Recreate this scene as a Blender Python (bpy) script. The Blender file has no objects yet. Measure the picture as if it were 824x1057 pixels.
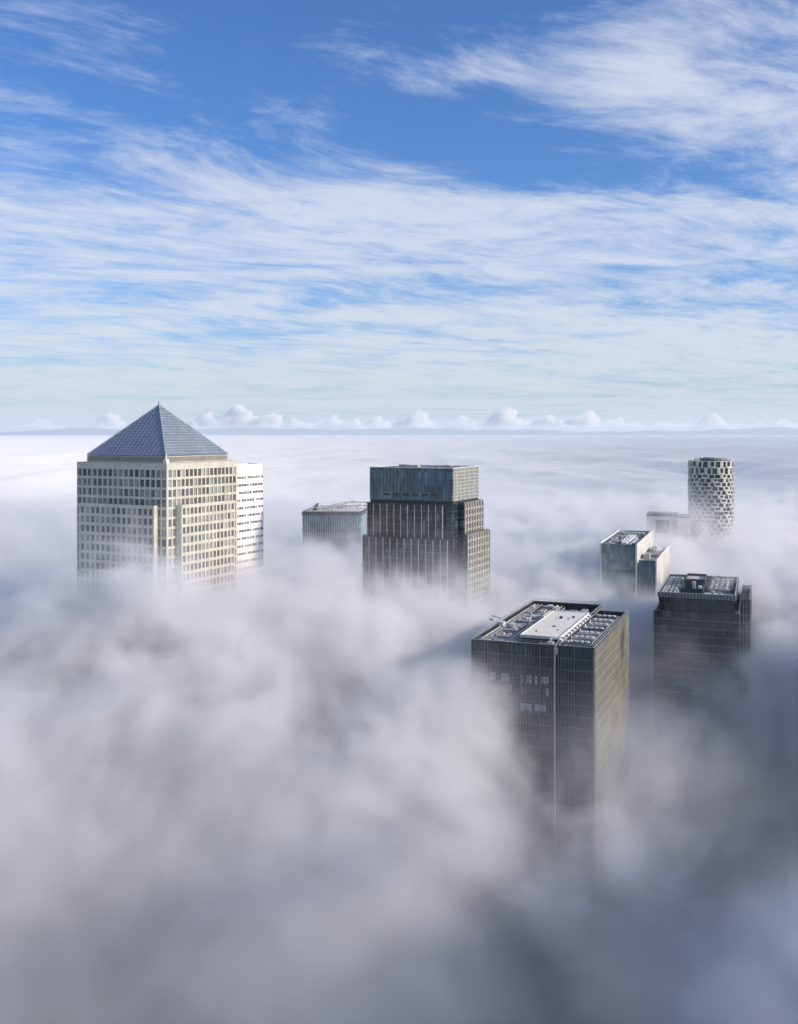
import bpy, bmesh, math, random
from mathutils import Vector, Matrix, noise as mnoise
R = math.radians
random.seed(7)
sc = bpy.context.scene
COL = sc.collection

# ------------------------------------------------------------------ camera
H = 225.0                      # camera height above the ground (m)
F = 1085.0 / 824.0             # focal length in picture widths
cam_d = bpy.data.cameras.new("camera")
cam = bpy.data.objects.new("camera", cam_d)
COL.objects.link(cam)
cam.location = (0, 0, H)
cam.rotation_euler = (R(90), 0, 0)
cam_d.sensor_fit = 'HORIZONTAL'
cam_d.sensor_width = 36
cam_d.lens = 36 * F
cam_d.shift_y = -81.5 / 824
cam_d.clip_start = 1
cam_d.clip_end = 200000
sc.camera = cam

# ------------------------------------------------------------------ node helper
class NT:
    """tiny expression builder on a node tree (shader or geometry)"""
    def __init__(s, tree):
        s.t = tree
    def n(s, typ, **kw):
        nd = s.t.nodes.new(typ)
        for k, v in kw.items():
            setattr(nd, k, v)
        return nd
    def put(s, sock, v):
        if isinstance(v, bpy.types.NodeSocket):
            s.t.links.new(v, sock)
        elif v is not None:
            if isinstance(v, (tuple, list)):
                if sock.type == 'RGBA' and len(v) == 3:
                    v = (*v, 1)
            sock.default_value = v
    def m(s, op, a, b=None, c=None, clamp=False):
        nd = s.n('ShaderNodeMath', operation=op)
        nd.use_clamp = clamp
        s.put(nd.inputs[0], a)
        if b is not None: s.put(nd.inputs[1], b)
        if c is not None: s.put(nd.inputs[2], c)
        return nd.outputs[0]
    def add(s, a, b): return s.m('ADD', a, b)
    def sub(s, a, b): return s.m('SUBTRACT', a, b)
    def mul(s, a, b): return s.m('MULTIPLY', a, b)
    def div(s, a, b): return s.m('DIVIDE', a, b)
    def v(s, op, a, b=None):
        nd = s.n('ShaderNodeVectorMath', operation=op)
        s.put(nd.inputs[0], a)
        if b is not None:
            s.put(nd.inputs[3] if op == 'SCALE' else nd.inputs[1], b)
        return nd.outputs[1] if op in ('LENGTH', 'DOT_PRODUCT', 'DISTANCE') else nd.outputs[0]
    def xyz(s, v):
        nd = s.n('ShaderNodeSeparateXYZ'); s.put(nd.inputs[0], v)
        return nd.outputs[0], nd.outputs[1], nd.outputs[2]
    def comb(s, x, y, z):
        nd = s.n('ShaderNodeCombineXYZ')
        for i, q in enumerate((x, y, z)): s.put(nd.inputs[i], q)
        return nd.outputs[0]
    def smooth(s, x, a, b, lo=0.0, hi=1.0, kind='SMOOTHSTEP'):
        nd = s.n('ShaderNodeMapRange', interpolation_type=kind)
        nd.clamp = True
        for i, q in enumerate((x, a, b, lo, hi)): s.put(nd.inputs[i], q)
        return nd.outputs[0]
    def noise(s, vec, scale, detail=4, rough=0.5, dist=0.0, lac=2.0):
        nd = s.n('ShaderNodeTexNoise')
        s.put(nd.inputs['Vector'], vec); s.put(nd.inputs['Scale'], scale)
        s.put(nd.inputs['Detail'], detail); s.put(nd.inputs['Roughness'], rough)
        s.put(nd.inputs['Distortion'], dist); s.put(nd.inputs['Lacunarity'], lac)
        o = [q for q in nd.outputs if q.type == 'VALUE'][0]
        return o, nd.outputs['Color']
    def mix(s, f, a, b, blend='MIX'):
        nd = s.n('ShaderNodeMix', data_type='RGBA', blend_type=blend)
        s.put(nd.inputs[0], f); s.put(nd.inputs[6], a); s.put(nd.inputs[7], b)
        return nd.outputs[2]

def new_mat(name):
    m = bpy.data.materials.new(name); m.use_nodes = True
    t = m.node_tree
    t.nodes.clear()
    return m, NT(t)

MATS = {}
def plain(name, col, rough=.6, metal=0.0, var=.12, scale=.35, spec=.5, streak=0.0):
    """painted / stone / metal surface with weathering at two sizes"""
    m, q = new_mat(name)
    tc = q.n('ShaderNodeTexCoord').outputs['Object']
    a, _ = q.noise(tc, scale, 5, .6)
    st = q.v('MULTIPLY', tc, (1.2, 1.2, .06))
    b, _ = q.noise(st, .9, 4, .6)
    k = q.add(q.smooth(a, .3, .7, 1 - var, 1 + var), q.smooth(b, .45, .75, 0, -streak))
    c = q.v('SCALE', col, k)
    p = q.n('ShaderNodeBsdfPrincipled')
    q.put(p.inputs['Base Color'], c)
    q.put(p.inputs['Roughness'], q.smooth(a, .3, .7, max(rough - .08, .02), min(rough + .1, 1)))
    p.inputs['Metallic'].default_value = metal
    p.inputs['Specular IOR Level'].default_value = spec
    o = q.n('ShaderNodeOutputMaterial')
    q.t.links.new(p.outputs[0], o.inputs[0])
    MATS[name] = m
    return m

def glass(name, col, blind, cell, chance, rough=.1, blindrough=.4, metal=0.0):
    """opaque curtain-wall glazing: every pane has its own tint, tilt and sometimes a drawn blind"""
    m, q = new_mat(name)
    tc = q.n('ShaderNodeTexCoord').outputs['Object']
    cv = q.v('FLOOR', q.v('ADD', q.v('DIVIDE', tc, cell), (.31, .27, .23)))
    wn = q.n('ShaderNodeTexWhiteNoise'); q.put(wn.inputs['Vector'], cv)
    rv, rc = wn.outputs['Value'], wn.outputs['Color']
    cl, _ = q.noise(cv, .23, 2, .5)
    rx, ry, rz = q.xyz(rc)
    isb = q.smooth(q.add(rv, q.mul(q.sub(cl, .5), .9)), 1 - chance - .03, 1 - chance + .03)
    base = q.v('SCALE', col, q.add(.55, q.mul(rx, .95)))
    bl = q.v('SCALE', blind, q.add(.55, q.mul(ry, .6)))
    c = q.mix(isb, base, bl)
    p = q.n('ShaderNodeBsdfPrincipled')
    q.put(p.inputs['Base Color'], c)
    q.put(p.inputs['Roughness'], q.add(rough, q.mul(rz, .06)))
    p.inputs['Metallic'].default_value = metal
    p.inputs['IOR'].default_value = 1.6          # coated solar glass
    # each pane sits at a slightly different angle
    geo = q.n('ShaderNodeNewGeometry').outputs['Normal']
    til = q.v('SCALE', q.v('SUBTRACT', rc, (.5, .5, .5)), .045)
    q.put(p.inputs['Normal'], q.v('NORMALIZE', q.v('ADD', geo, til)))
    o = q.n('ShaderNodeOutputMaterial')
    q.t.links.new(p.outputs[0], o.inputs[0])
    MATS[name] = m
    return m

STONE = plain('pale_steel_cladding', (.62, .58, .495), .38, .25, .07, .2, streak=.08)
ROOFMETAL = plain('pyramid_metal', (.30, .34, .385), .33, .5, .06, .12, streak=.05)
RIDGE = plain('ridge_metal', (.45, .50, .56), .4, .5)
WHITEPANEL = plain('white_cladding', (.78, .77, .74), .5, 0, .06, .2, streak=.08)
FIN = plain('fin_metal', (.40, .385, .35), .38, .5, .1, .4)
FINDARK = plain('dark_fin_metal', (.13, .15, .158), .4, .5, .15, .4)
FINSUNLIT = plain('sunlit_fin_metal', (.44, .415, .355), .45, .2, .12, .4)  # fins of the right faces, sunlight put into their colour
FLANKSUNLIT = plain('sunlit_flank_panel', (.40, .37, .295), .38, .3, .1, .12)  # warm tone imitates sunlit, reflecting glass on the right faces
MULLION = plain('mullion_metal', (.12, .145, .155), .4, .5, .15, .4)
PALEFIN = plain('pale_fin_metal', (.55, .52, .47), .35, .5, .1, .4)
DARKMETAL = plain('dark_metal', (.045, .05, .056), .5, .4, .25, .5)
DECK = plain('roof_deck', (.05, .052, .055), .9, 0, .35, .25)
DECKPALE = plain('pale_roof_deck', (.62, .60, .55), .8, 0, .15, .25, streak=.0)
WHITEROOF = plain('white_roof_sheet', (.84, .78, .68), .7, 0, .06, .15)
PLANT = plain('plant_metal', (.30, .30, .295), .6, .1, .35, .8)
PLANTPALE = plain('pale_plant_metal', (.62, .605, .56), .6, .05, .25, .8)
CONCRETE = plain('pale_concrete', (.56, .545, .50), .8, 0, .1, .2, streak=.1)
SHADOWGAP = plain('recess_lining', (.03, .033, .037), .7, 0, .2)
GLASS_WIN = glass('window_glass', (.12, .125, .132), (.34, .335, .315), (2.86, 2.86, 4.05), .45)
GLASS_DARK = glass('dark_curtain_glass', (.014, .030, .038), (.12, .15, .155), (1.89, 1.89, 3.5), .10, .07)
GLASS_TEAL = glass('teal_curtain_glass', (.065, .14, .185), (.20, .27, .30), (1.5, 1.5, 3.5), .10, .1)
GLASS_FORE = glass('near_curtain_glass', (.016, .026, .031), (.06, .075, .08), (1.017, 1.35, 4.0), .06, .06)
GLASS_GREY = glass('grey_curtain_glass', (.022, .028, .032), (.07, .075, .08), (1.5, 1.5, 3.6), .06, .15)
BALCONY = plain('balcony_cladding', (.47, .46, .43), .6, 0, .14, .3)
COPING = plain('coping_metal', (.50, .51, .51), .4, .4, .15, .5)
GLASS_BAND = glass('ribbon_glass', (.05, .055, .065), (.35, .35, .34), (1.7, 1.7, 3.9), .45)
BLINDMAT = plain('pale_blind', (.36, .39, .40), .45, 0, .15, .6)

# ------------------------------------------------------------------ mesh helper
class MB:
    def __init__(s): s.v, s.f = [], []
    def box(s, x0, x1, y0, y1, z0, z1):
        b = len(s.v)
        s.v += [(x0, y0, z0), (x1, y0, z0), (x1, y1, z0), (x0, y1, z0),
                (x0, y0, z1), (x1, y0, z1), (x1, y1, z1), (x0, y1, z1)]
        s.f += [tuple(b + i for i in q) for q in
                ((0, 3, 2, 1), (4, 5, 6, 7), (0, 1, 5, 4), (1, 2, 6, 5), (2, 3, 7, 6), (3, 0, 4, 7))]
        return s
    def prism(s, pts, z0, z1):
        b, n = len(s.v), len(pts)
        s.v += [(x, y, z0) for x, y in pts] + [(x, y, z1) for x, y in pts]
        s.f += [tuple(b + i for i in reversed(range(n))), tuple(b + n + i for i in range(n))]
        s.f += [(b + i, b + (i + 1) % n, b + n + (i + 1) % n, b + n + i) for i in range(n)]
        return s
    def bar(s, p, q, r, n=6):
        p, q = Vector(p), Vector(q)
        d = (q - p).normalized()
        u = d.orthogonal().normalized(); w = d.cross(u)
        b = len(s.v)
        for c in (p, q):
            for i in range(n):
                a = 2 * math.pi * i / n
                s.v.append(tuple(c + u * r * math.cos(a) + w * r * math.sin(a)))
        s.f += [(b + i, b + (i + 1) % n, b + n + (i + 1) % n, b + n + i) for i in range(n)]
        s.f += [tuple(b + i for i in reversed(range(n))), tuple(b + n + i for i in range(n))]
        return s
    def cyl(s, x, y, z0, z1, r, n=16):
        return s.prism([(x + r * math.cos(2 * math.pi * i / n), y + r * math.sin(2 * math.pi * i / n)) for i in range(n)], z0, z1)
    def mesh(s, name, mat):
        me = bpy.data.meshes.new(name)
        me.from_pydata(s.v, [], s.f)
        me.materials.append(mat)
        me.update()
        return me
    def build(s, name, mat, parent=None):
        o = bpy.data.objects.new(name, s.mesh(name, mat))
        COL.objects.link(o); o.parent = parent
        return o

def thing(name, label, cat, loc, theta=0.0, group=None):
    o = bpy.data.objects.new(name, None); COL.objects.link(o)
    o.empty_display_size = 5
    o.location = loc; o.rotation_euler = (0, 0, -R(theta))
    o['label'] = label; o['category'] = cat
    if group: o['group'] = group
    return o

def instance(name, me, parent, M=None):
    o = bpy.data.objects.new(name, me); COL.objects.link(o); o.parent = parent
    if M is not None: o.matrix_local = M
    return o

def face_map(face, c):
    """(along, outward distance, z) -> box bounds, for the four faces of a local box.
       face 'F': plane y=c facing -y ; 'B': y=c facing +y ; 'R': x=c facing +x ; 'L': x=c facing -x"""
    def f(mb, a0, a1, d0, d1, z0, z1):
        if face == 'F': mb.box(a0, a1, c - d1, c - d0, z0, z1)
        elif face == 'B': mb.box(a0, a1, c + d0, c + d1, z0, z1)
        elif face == 'R': mb.box(c + d0, c + d1, a0, a1, z0, z1)
        else: mb.box(c - d1, c - d0, a0, a1, z0, z1)
    return f

GRP = 'office towers standing out of the fog'

# ================================================================== 1 pyramid tower
def pyramid_tower():
    C = (-108.2, 473.6, 0)
    t = thing('pyramid_tower', 'pale steel clad office tower with square windows and a blue grey pyramid roof', 'tower', C, 27, GRP)
    Z1, Z2 = 194.6, 212.0
    core = MB(); core.box(-24.2, 24.2, -24.2, 24.2, 0, Z2 - 1.2)
    core.build('core', SHADOWGAP, t)
    big, rest = [], MB()
    wall = MB()
    def pierced(face, c, a0, a1, ncol, z0, z1, fl, top, wfrac=.62, hfrac=.64, dep=.75, show=True):
        """pierced cladding: piers full height, spandrels between them, panes recessed"""
        fm = face_map(face, c)
        sp = (a1 - a0) / ncol
        pw = sp * (1 - wfrac)
        for i in range(ncol + 1):
            x = a0 + i * sp
            l, r = (x - pw / 2, x + pw / 2)
            l, r = max(l, a0), min(r, a1)
            fm(wall, l, r, -dep, 0, z0, z1)
        z = z1 - top
        fm(wall, a0 + .01, a1 - .01, -dep, -.03, z, z1 - .01)
        while z > max(z0, 134):
            h = fl * hfrac
            for i in range(ncol):
                x = a0 + (i + .5) * sp
                w = sp * wfrac
                big.append((face, c, x, w, z - h, z, dep, show))
            fm(wall, a0 + .01, a1 - .01, -dep, -.05, z - fl, z - h)
            z -= fl
        if z > z0:
            fm(wall, a0 + .01, a1 - .01, -dep, -.05, z0, z)
    # upper block on the full square, down behind the bays
    for face, c in (('F', -25), ('R', 25), ('B', 25), ('L', -25)):
        pierced(face, c, -25 if face in 'FB' else -24.24, 25 if face in 'FB' else 24.24, 17, 120, Z2, 4.15, 2.6, .74, .74, .75, face in 'FR')
        s = -1 if face in 'FL' else 1
    # bays standing out on each face, corners left open
    for face, c in (('F', -28), ('R', 28), ('B', 28), ('L', -28)):
        bw = 20.4 if face in 'FB' else 18.6
        pierced(face, c, -bw, bw, 14, 120, Z1, 4.02, 1.5, .67, .68, .75, face in 'FR')
        fm = face_map(face, c)
        bd = MB(); fm(bd, -bw + .02, bw - .02, -2.9, -.76, 0, Z1 - .5)
        bd.build('bay_core', SHADOWGAP, t)
        cap = MB(); fm(cap, -bw + .1, bw - .1, -2.95, -.77, Z1 - .49, Z1 - .2)
        cap.build('bay_roof', DARKMETAL, t)
        # end walls of the bay, with a window column in each
        for s in (-1, 1):
            fm(wall, *(sorted((s * (bw - .01), s * (bw + .35)))), -2.98, 0.02, 120, Z1)
    wall.build('cladding', STONE, t)
    # windows: the hundred that show largest are parts of their own
    vis = [w for w in big if w[7] and not (abs(w[1]) == 25 and w[5] < Z1 - 1 and abs(w[2]) < 20)]
    hid = [w for w in big if not w[7] or (abs(w[1]) == 25 and w[5] < Z1 - 1 and abs(w[2]) < 20)]
    vis.sort(key=lambda w: -w[4] + (0 if w[0] == 'F' else 6))
    for k, w in enumerate(vis + hid):
        face, c, x, ww, z0, z1, dep, show = w
        if face == 'F' or face == 'B':
            bx = (x - ww / 2, x + ww / 2, min(c, c + (dep if face == 'F' else -dep) * .9), 0, z0, z1)
        d0, d1 = -dep, -dep * .55
        mb = MB() if k < 100 else rest
        fm = face_map(face, c)
        fm(mb, x - ww / 2 + .003, x + ww / 2 - .003, d0, d1, z0 + .003, z1 - .003)
        fm(mb, x - .05, x + .05, d1, d1 + .08, z0 + .003, z1 - .003)
        if k < 100:
            mb.build('window', GLASS_WIN, t)
    o = rest.build('window', GLASS_WIN, t); o['kind'] = 'stuff'
    # parapet coping
    cp = MB()
    for a in (-25.15, 24.4):
        cp.box(a, a + .75, -25.15, 25.15, Z2, Z2 + .35)
    for a in (-25.15, 24.4):
        cp.box(-24.38, 24.38, a, a + .75, Z2, Z2 + .35)
    cp.build('coping', STONE, t)
    dk = MB().box(-24.1, 24.1, -24.1, 24.1, Z2 - 1.19, Z2 - .9); dk.build('roof_deck', DECK, t)
    # penthouse with louvred walls
    pz0, pz1, ph = Z2 - .89, 215.4, 22.0
    pw = MB().box(-ph + .4, ph - .4, -ph + .4, ph - .4, pz0, pz1 - .01)
    pent = pw.build('penthouse', SHADOWGAP, t)
    lv = MB()
    for face, c in (('F', -ph), ('R', ph), ('B', ph), ('L', -ph)):
        fm = face_map(face, c)
        for i in range(61):
            x = -ph + i * (2 * ph / 60)
            fm(lv, max(x - .14, -ph + .0), min(x + .14, ph), -.4, -.02, pz0 + .02, pz1 - .3)
        for zz in (pz0 + .01, pz0 + 1.35, pz1 - .55):
            fm(lv, -ph + .01, ph - .01, -.39, .0, zz, zz + .32)
    lv.build('louvre', STONE, pent)
    # pyramid
    za, pb = 237.7, 22.1
    mb = MB()
    mb.v = [(-pb, -pb, pz1), (pb, -pb, pz1), (pb, pb, pz1), (-pb, pb, pz1), (0, 0, za)]
    mb.f = [(0, 1, 4), (1, 2, 4), (2, 3, 4), (3, 0, 4), (3, 2, 1, 0)]
    roof = mb.build('pyramid_roof', ROOFMETAL, t)
    seam = MB()
    n = 19
    for k in range(1, n):
        f = k / n
        z = pz1 + (za - pz1) * f; r = pb * (1 - f) + .02
        for a, b in (((-r, -r), (r, -r)), ((r, -r), (r, r)), ((r, r), (-r, r)), ((-r, r), (-r, -r))):
            seam.bar((*a, z), (*b, z), .11, 4)
    for k in range(-9, 10):
        x = k * 2.3
        f = 1 - abs(x) / pb
        z = pz1 + (za - pz1) * f
        r = abs(x)
        for p, q in (((x, -pb, pz1), (x, -r, z)), ((pb, x, pz1), (r, x, z)), ((x, pb, pz1), (x, r, z)), ((-pb, x, pz1), (-r, x, z))):
            seam.bar(p, q, .09, 4)
    seam.build('roof_seam', plain('seam_metal', (.46, .50, .55), .4, .4), roof)
    rg = MB()
    for a in ((-pb, -pb), (pb, -pb), (pb, pb), (-pb, pb)):
        rg.bar((*a, pz1 + .1), (0, 0, za + .12), .22, 6)
    rg.build('roof_ridge', RIDGE, roof)
    fi = MB().bar((0, 0, za - .5), (0, 0, za + 1.2), .25, 6).cyl(0, 0, za + 1.2, za + 1.5, .4, 8)
    fi.build('beacon', PLANT, roof)
    # maintenance cradle at the near corner
    cr = MB().box(22.3, 24, -24, -22.4, Z2 - .88, Z2 + 1.9).bar((23.1, -23.2, Z2 + 1.9), (23.4, -23.4, Z2 + 4.4), .28).bar((23.4, -23.4, Z2 + 4.4), (25.6, -24.9, Z2 + 4.9), .22)
    cr.build('roof_crane', WHITEPANEL, t)
pyramid_tower()

# ================================================================== 2 white slab behind it
def striped_tower():
    t = thing('striped_tower', 'white slab tower with thin ribbon windows, right behind the pyramid roofed tower', 'tower', (-84, 530, 0), 27, GRP)
    W, D, Z = 34, 27.4, 209.0
    MB().box(-W, -.6, .6, D - .6, 0, Z - .5).build('core', SHADOWGAP, t)
    wl = MB()
    fl = 3.9
    for face, c, a0, a1 in (('F', 0, -W, 0), ('R', 0, .01, D - .01), ('B', D, -W, 0), ('L', -W, .01, D - .01)):
        fm = face_map(face, c)
        fm(wl, a0, a1, -.6, 0, Z - 6.2, Z)
        z = Z - 6.2
        k = 0
        while z > 120:
            g = 1.25
            fm(wl, a0, a1, -.6, -.0, z - fl, z - g)
            wb = MB(); fm(wb, a0 + .02, a1 - .02, -.55, -.25, z - g + .003, z - .003)
            if face == 'R':
                wb.build('window_band', GLASS_BAND, t)
            else:
                if k == 0: acc = MB()
                fm(acc, a0 + .02, a1 - .02, -.55, -.25, z - g + .003, z - .003)
            # thin posts interrupt the ribbon
            nn = int((a1 - a0) / 2.3)
            for i in range(nn + 1):
                x = a0 + .2 + i * ((a1 - a0 - .4) / nn)
                w = .12 + (.5 if (i * 7 + k * 3) % 5 == 0 else 0)
                fm(wl, max(x - w, a0), min(x + w, a1), -.24, -.02, z - g + .004, z - .004)
            z -= fl; k += 1
        if face != 'R':
            acc.build('window_band', GLASS_BAND, t)
    wl.build('cladding', WHITEPANEL, t)
    MB().box(-W + .62, -.62, .62, D - .62, Z - .49, Z - .3).build('roof_deck', DECK, t)
    pl = MB()
    for i in range(5):
        x = -W + 4 + i * 6
        pl.box(x, x + 3.5, 6, 6 + 8 + (i % 3) * 3, Z - .29, Z + .5 + (i % 2) * .4)
    pl.build('roof_plant', PLANTPALE, t)
striped_tower()

# ================================================================== generic curtain wall
def curtain(parent, face, c, a0, a1, z0, z1, gmat, fmat, step, fl, fin=.14, out=.35, band=.35, bmat=None, bout=.12, skip_first=False):
    """one glazed face: glass_wall (part) > mullion_grid, floor_band (sub-parts)"""
    fm = face_map(face, c)
    g = MB(); fm(g, a0, a1, -.5, 0, z0, z1)
    gw = g.build('glass_wall', gmat, parent)
    mg = MB()
    n = max(1, round((a1 - a0) / step))
    for i in range(n + 1):
        x = a0 + (a1 - a0) * i / n
        fm(mg, max(x - fin / 2, a0 + .004), min(x + fin / 2, a1 - .004), .004, out, z0 + .004, z1 - .004)
    mg.build('mullion_grid', fmat, gw)
    fb = MB()
    z = z1 - fl
    while z > max(z0, 84):
        fm(fb, a0 + .01, a1 - .01, .003, bout, z - band / 2, z + band / 2)
        z -= fl
    if fb.v:
        fb.build('floor_band', bmat or fmat, gw)
    return gw

# ================================================================== 3 dark stepped tower
def stepped_tower():
    t = thing('stepped_tower', 'dark glass tower stepping out in tiers, with pale vertical fins and a plain crown', 'tower', (26.7, 520, 0), 24, GRP)
    W, D = 45.5, 37.3
    ZA, ZB, ZC = 207.4, 190.5, 172.8
    MB().box(-W + .5, -.5, .5, D - .5, 0, ZA - .8).build('core', SHADOWGAP, t)
    # tier one (crown): close grid of pale lines on teal glass
    for face, c, a0, a1 in (('F', 0, -W, 0), ('R', 0, .0, D), ('B', D, -W, 0), ('L', -W, 0, D)):
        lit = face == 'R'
        curtain(t, face, c, a0 + (.5 if face in 'RL' else 0), a1 - (.5 if face in 'RL' else 0), ZB + .6, ZA, GLASS_TEAL, FINSUNLIT if lit else FINDARK, 1.9, 3.5 / 2, .95 if lit else .1, .12 if lit else .2, .35 if lit else .16, FINSUNLIT if lit else FINDARK, .1)
        fm = face_map(face, c)
        sl = MB(); fm(sl, a0 + .5, a1 - .5, -.45, .05, ZB - .9, ZB + .59); sl.build('shadow_gap', SHADOWGAP, t)
        # core walls seen in the corner notches, lower down
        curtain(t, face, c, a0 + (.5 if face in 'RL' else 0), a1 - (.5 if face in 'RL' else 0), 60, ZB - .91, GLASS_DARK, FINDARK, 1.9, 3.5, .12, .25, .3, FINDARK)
    dw = MB()
    for i in range(6):
        x = -W + 8 + i * 5.2
        dw.box(x, x + 3.4, -.36, -.30, ZB + 3.0, ZB + 3.9)
    dw.build('vent_slot', SHADOWGAP, t)
    # coping + roof
    cp = MB()
    cp.box(-W - .1, .1, -.42, .5, ZA, ZA + .4).box(-W - .1, .1, D - .5, D + .1, ZA, ZA + .4)
    cp.box(-W - .1, -W + .5, .51, D - .51, ZA, ZA + .4).box(-.5, .1, .51, D - .51, ZA, ZA + .4)
    cp.build('coping', PLANTPALE, t)
    MB().box(-W + .52, -.52, .52, D - .52, ZA - .79, ZA - .5).build('roof_deck', DECKPALE, t)
    pl = MB()
    rr = random.Random(3)
    for i in range(14):
        x, y = -W + 3 + rr.random() * (W - 10), 3 + rr.random() * (D - 9)
        pl.box(x, x + 2 + rr.random() * 4, y, y + 2 + rr.random() * 3, ZA - .49, ZA + rr.random() * .9)
    pl.build('roof_plant', PLANT, t)
    # bays of the lower tiers; corners stay notched
    def bay(face, c, out, a0, a1, top):
        fm = face_map(face, c)
        b = MB(); fm(b, a0 + .02, a1 - .02, .36, out - .51, 0, top - .4); b.build('bay_core', SHADOWGAP, t)
        cc = c + (out if face in 'RB' else -out)
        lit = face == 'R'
        gw = curtain(t, face, cc, a0, a1, 60, top, GLASS_DARK, FINSUNLIT if lit else FINDARK, 1.9, 3.5, .12 if not lit else .75, .3 if not lit else .12, .35 if not lit else 1.1, FINSUNLIT if lit else FINDARK, .12 if not lit else .1)
        # strong pale fins every second mullion
        fn = MB(); fo = face_map(face, cc)
        n = round((a1 - a0) / 3.8)
        for i in range(n + 1):
            x = a0 + (a1 - a0) * i / n
            x = min(max(x, a0 + .24), a1 - .24)
            fo(fn, x - .21, x + .21, .31, .58, 60, top - .6)
        fn.build('pale_fin', PALEFIN, gw)
        # bay ends
        for s, aa in ((-1, a0), (1, a1)):
            e = MB()
            fm(e, *(sorted((aa + .01 * s, aa + s * .25))), .3, out - .02, 60, top - .02)
            ee = e.build('bay_end', GLASS_DARK, t)
            e2 = MB()
            z = top - .5
            while z > 120:
                fm(e2, *(sorted((aa + s * .252, aa + s * .32))), .35, out - .05, z - .35, z)
                z -= 3.5
            e2.build('floor_band', FINDARK, ee)
        r = MB(); fm(r, a0 + .03, a1 - .03, .37, out - .52, top - .39, top - .1); r.build('bay_roof', DECK, t)
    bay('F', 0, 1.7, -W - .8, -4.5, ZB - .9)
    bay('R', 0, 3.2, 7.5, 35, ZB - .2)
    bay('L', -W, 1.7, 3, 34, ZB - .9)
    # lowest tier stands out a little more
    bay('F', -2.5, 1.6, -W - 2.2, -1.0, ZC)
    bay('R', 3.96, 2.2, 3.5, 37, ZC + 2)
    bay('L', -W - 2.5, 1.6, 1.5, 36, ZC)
stepped_tower()

# ================================================================== 4 hazy glass tower behind
def hazy_tower():
    t = thing('hazy_glass_tower', 'blue grey glass tower half lost in fog, struts on its roof', 'tower', (-66.4, 722, 0), 4, GRP)
    W, D, Z = 41, 62, 171.0
    pts = [(0, 0), (W - 3, 0), (W - .8, .8), (W, 3), (W + 2, D), (0, D)]
    MB().prism(pts, 0, Z - 2.5).build('core', GLASS_TEAL, t)
    pts2 = [(-.3, -.3), (W - 2.8, -.3), (W - .5, .6), (W + .3, 2.9), (W + 2.3, D + .3), (-.3, D + .3)]
    MB().prism(pts2, Z - 2.5, Z).build('parapet', DARKMETAL, t)
    mg = MB(); n = 24
    for i in range(n + 1):
        x = .3 + (W - 3.6) * i / n
        mg.box(x - .18, x + .18, -.45, -.01, 60, Z - 2.51)
    mg.build('mullion_grid', PLANT, t)
    z = Z - 12
    k = 0
    while z > 115:
        h = 2.2 if k == 0 else .9
        MB().box(.02, W - 3.02, -.3, -.012, z - h, z).build('floor_band', DARKMETAL, t); z -= 3.6; k += 1
    MB().prism([(2, 2), (W - 2, 3), (W, D - 2), (2, D - 2)], Z + .004, Z + .5).build('roof_deck', DECKPALE, t)
    st = MB()
    for a, b in (((4, 3, Z + .6), (9, 7, Z + 5.2)), ((9, 7, Z + 5.2), (11, 5, Z + 1)), ((6, 4, Z + .8), (24, 40, Z + 4)), ((14, 6, Z + .8), (30, 50, Z + 4.4)),
                 ((24, 40, Z + 4), (W, 50, Z + 3.5)), ((20, 4, Z + .8), (19, 12, Z + 3)), ((10, 20, Z + 2), (W, 30, Z + 2.5))):
        st.bar(a, b, .45)
    st.build('roof_strut', PLANT, t)
    MB().box(6.5, 9.5, 4, 7, Z + .5, Z + 2).bar((8, 5, Z + 2), (10.4, 5, Z + 5.6), .5).build('roof_crane', DARKMETAL, t)
    pl = MB()
    for i in range(6):
        x = 12 + i * 4.4
        pl.box(x, x + 3, 26 + (i % 3) * 5, 34 + (i % 3) * 6, Z + .51, Z + 1.7 + (i % 2) * 1.1)
    pl.build('roof_plant', WHITEPANEL, t)
hazy_tower()

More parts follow.
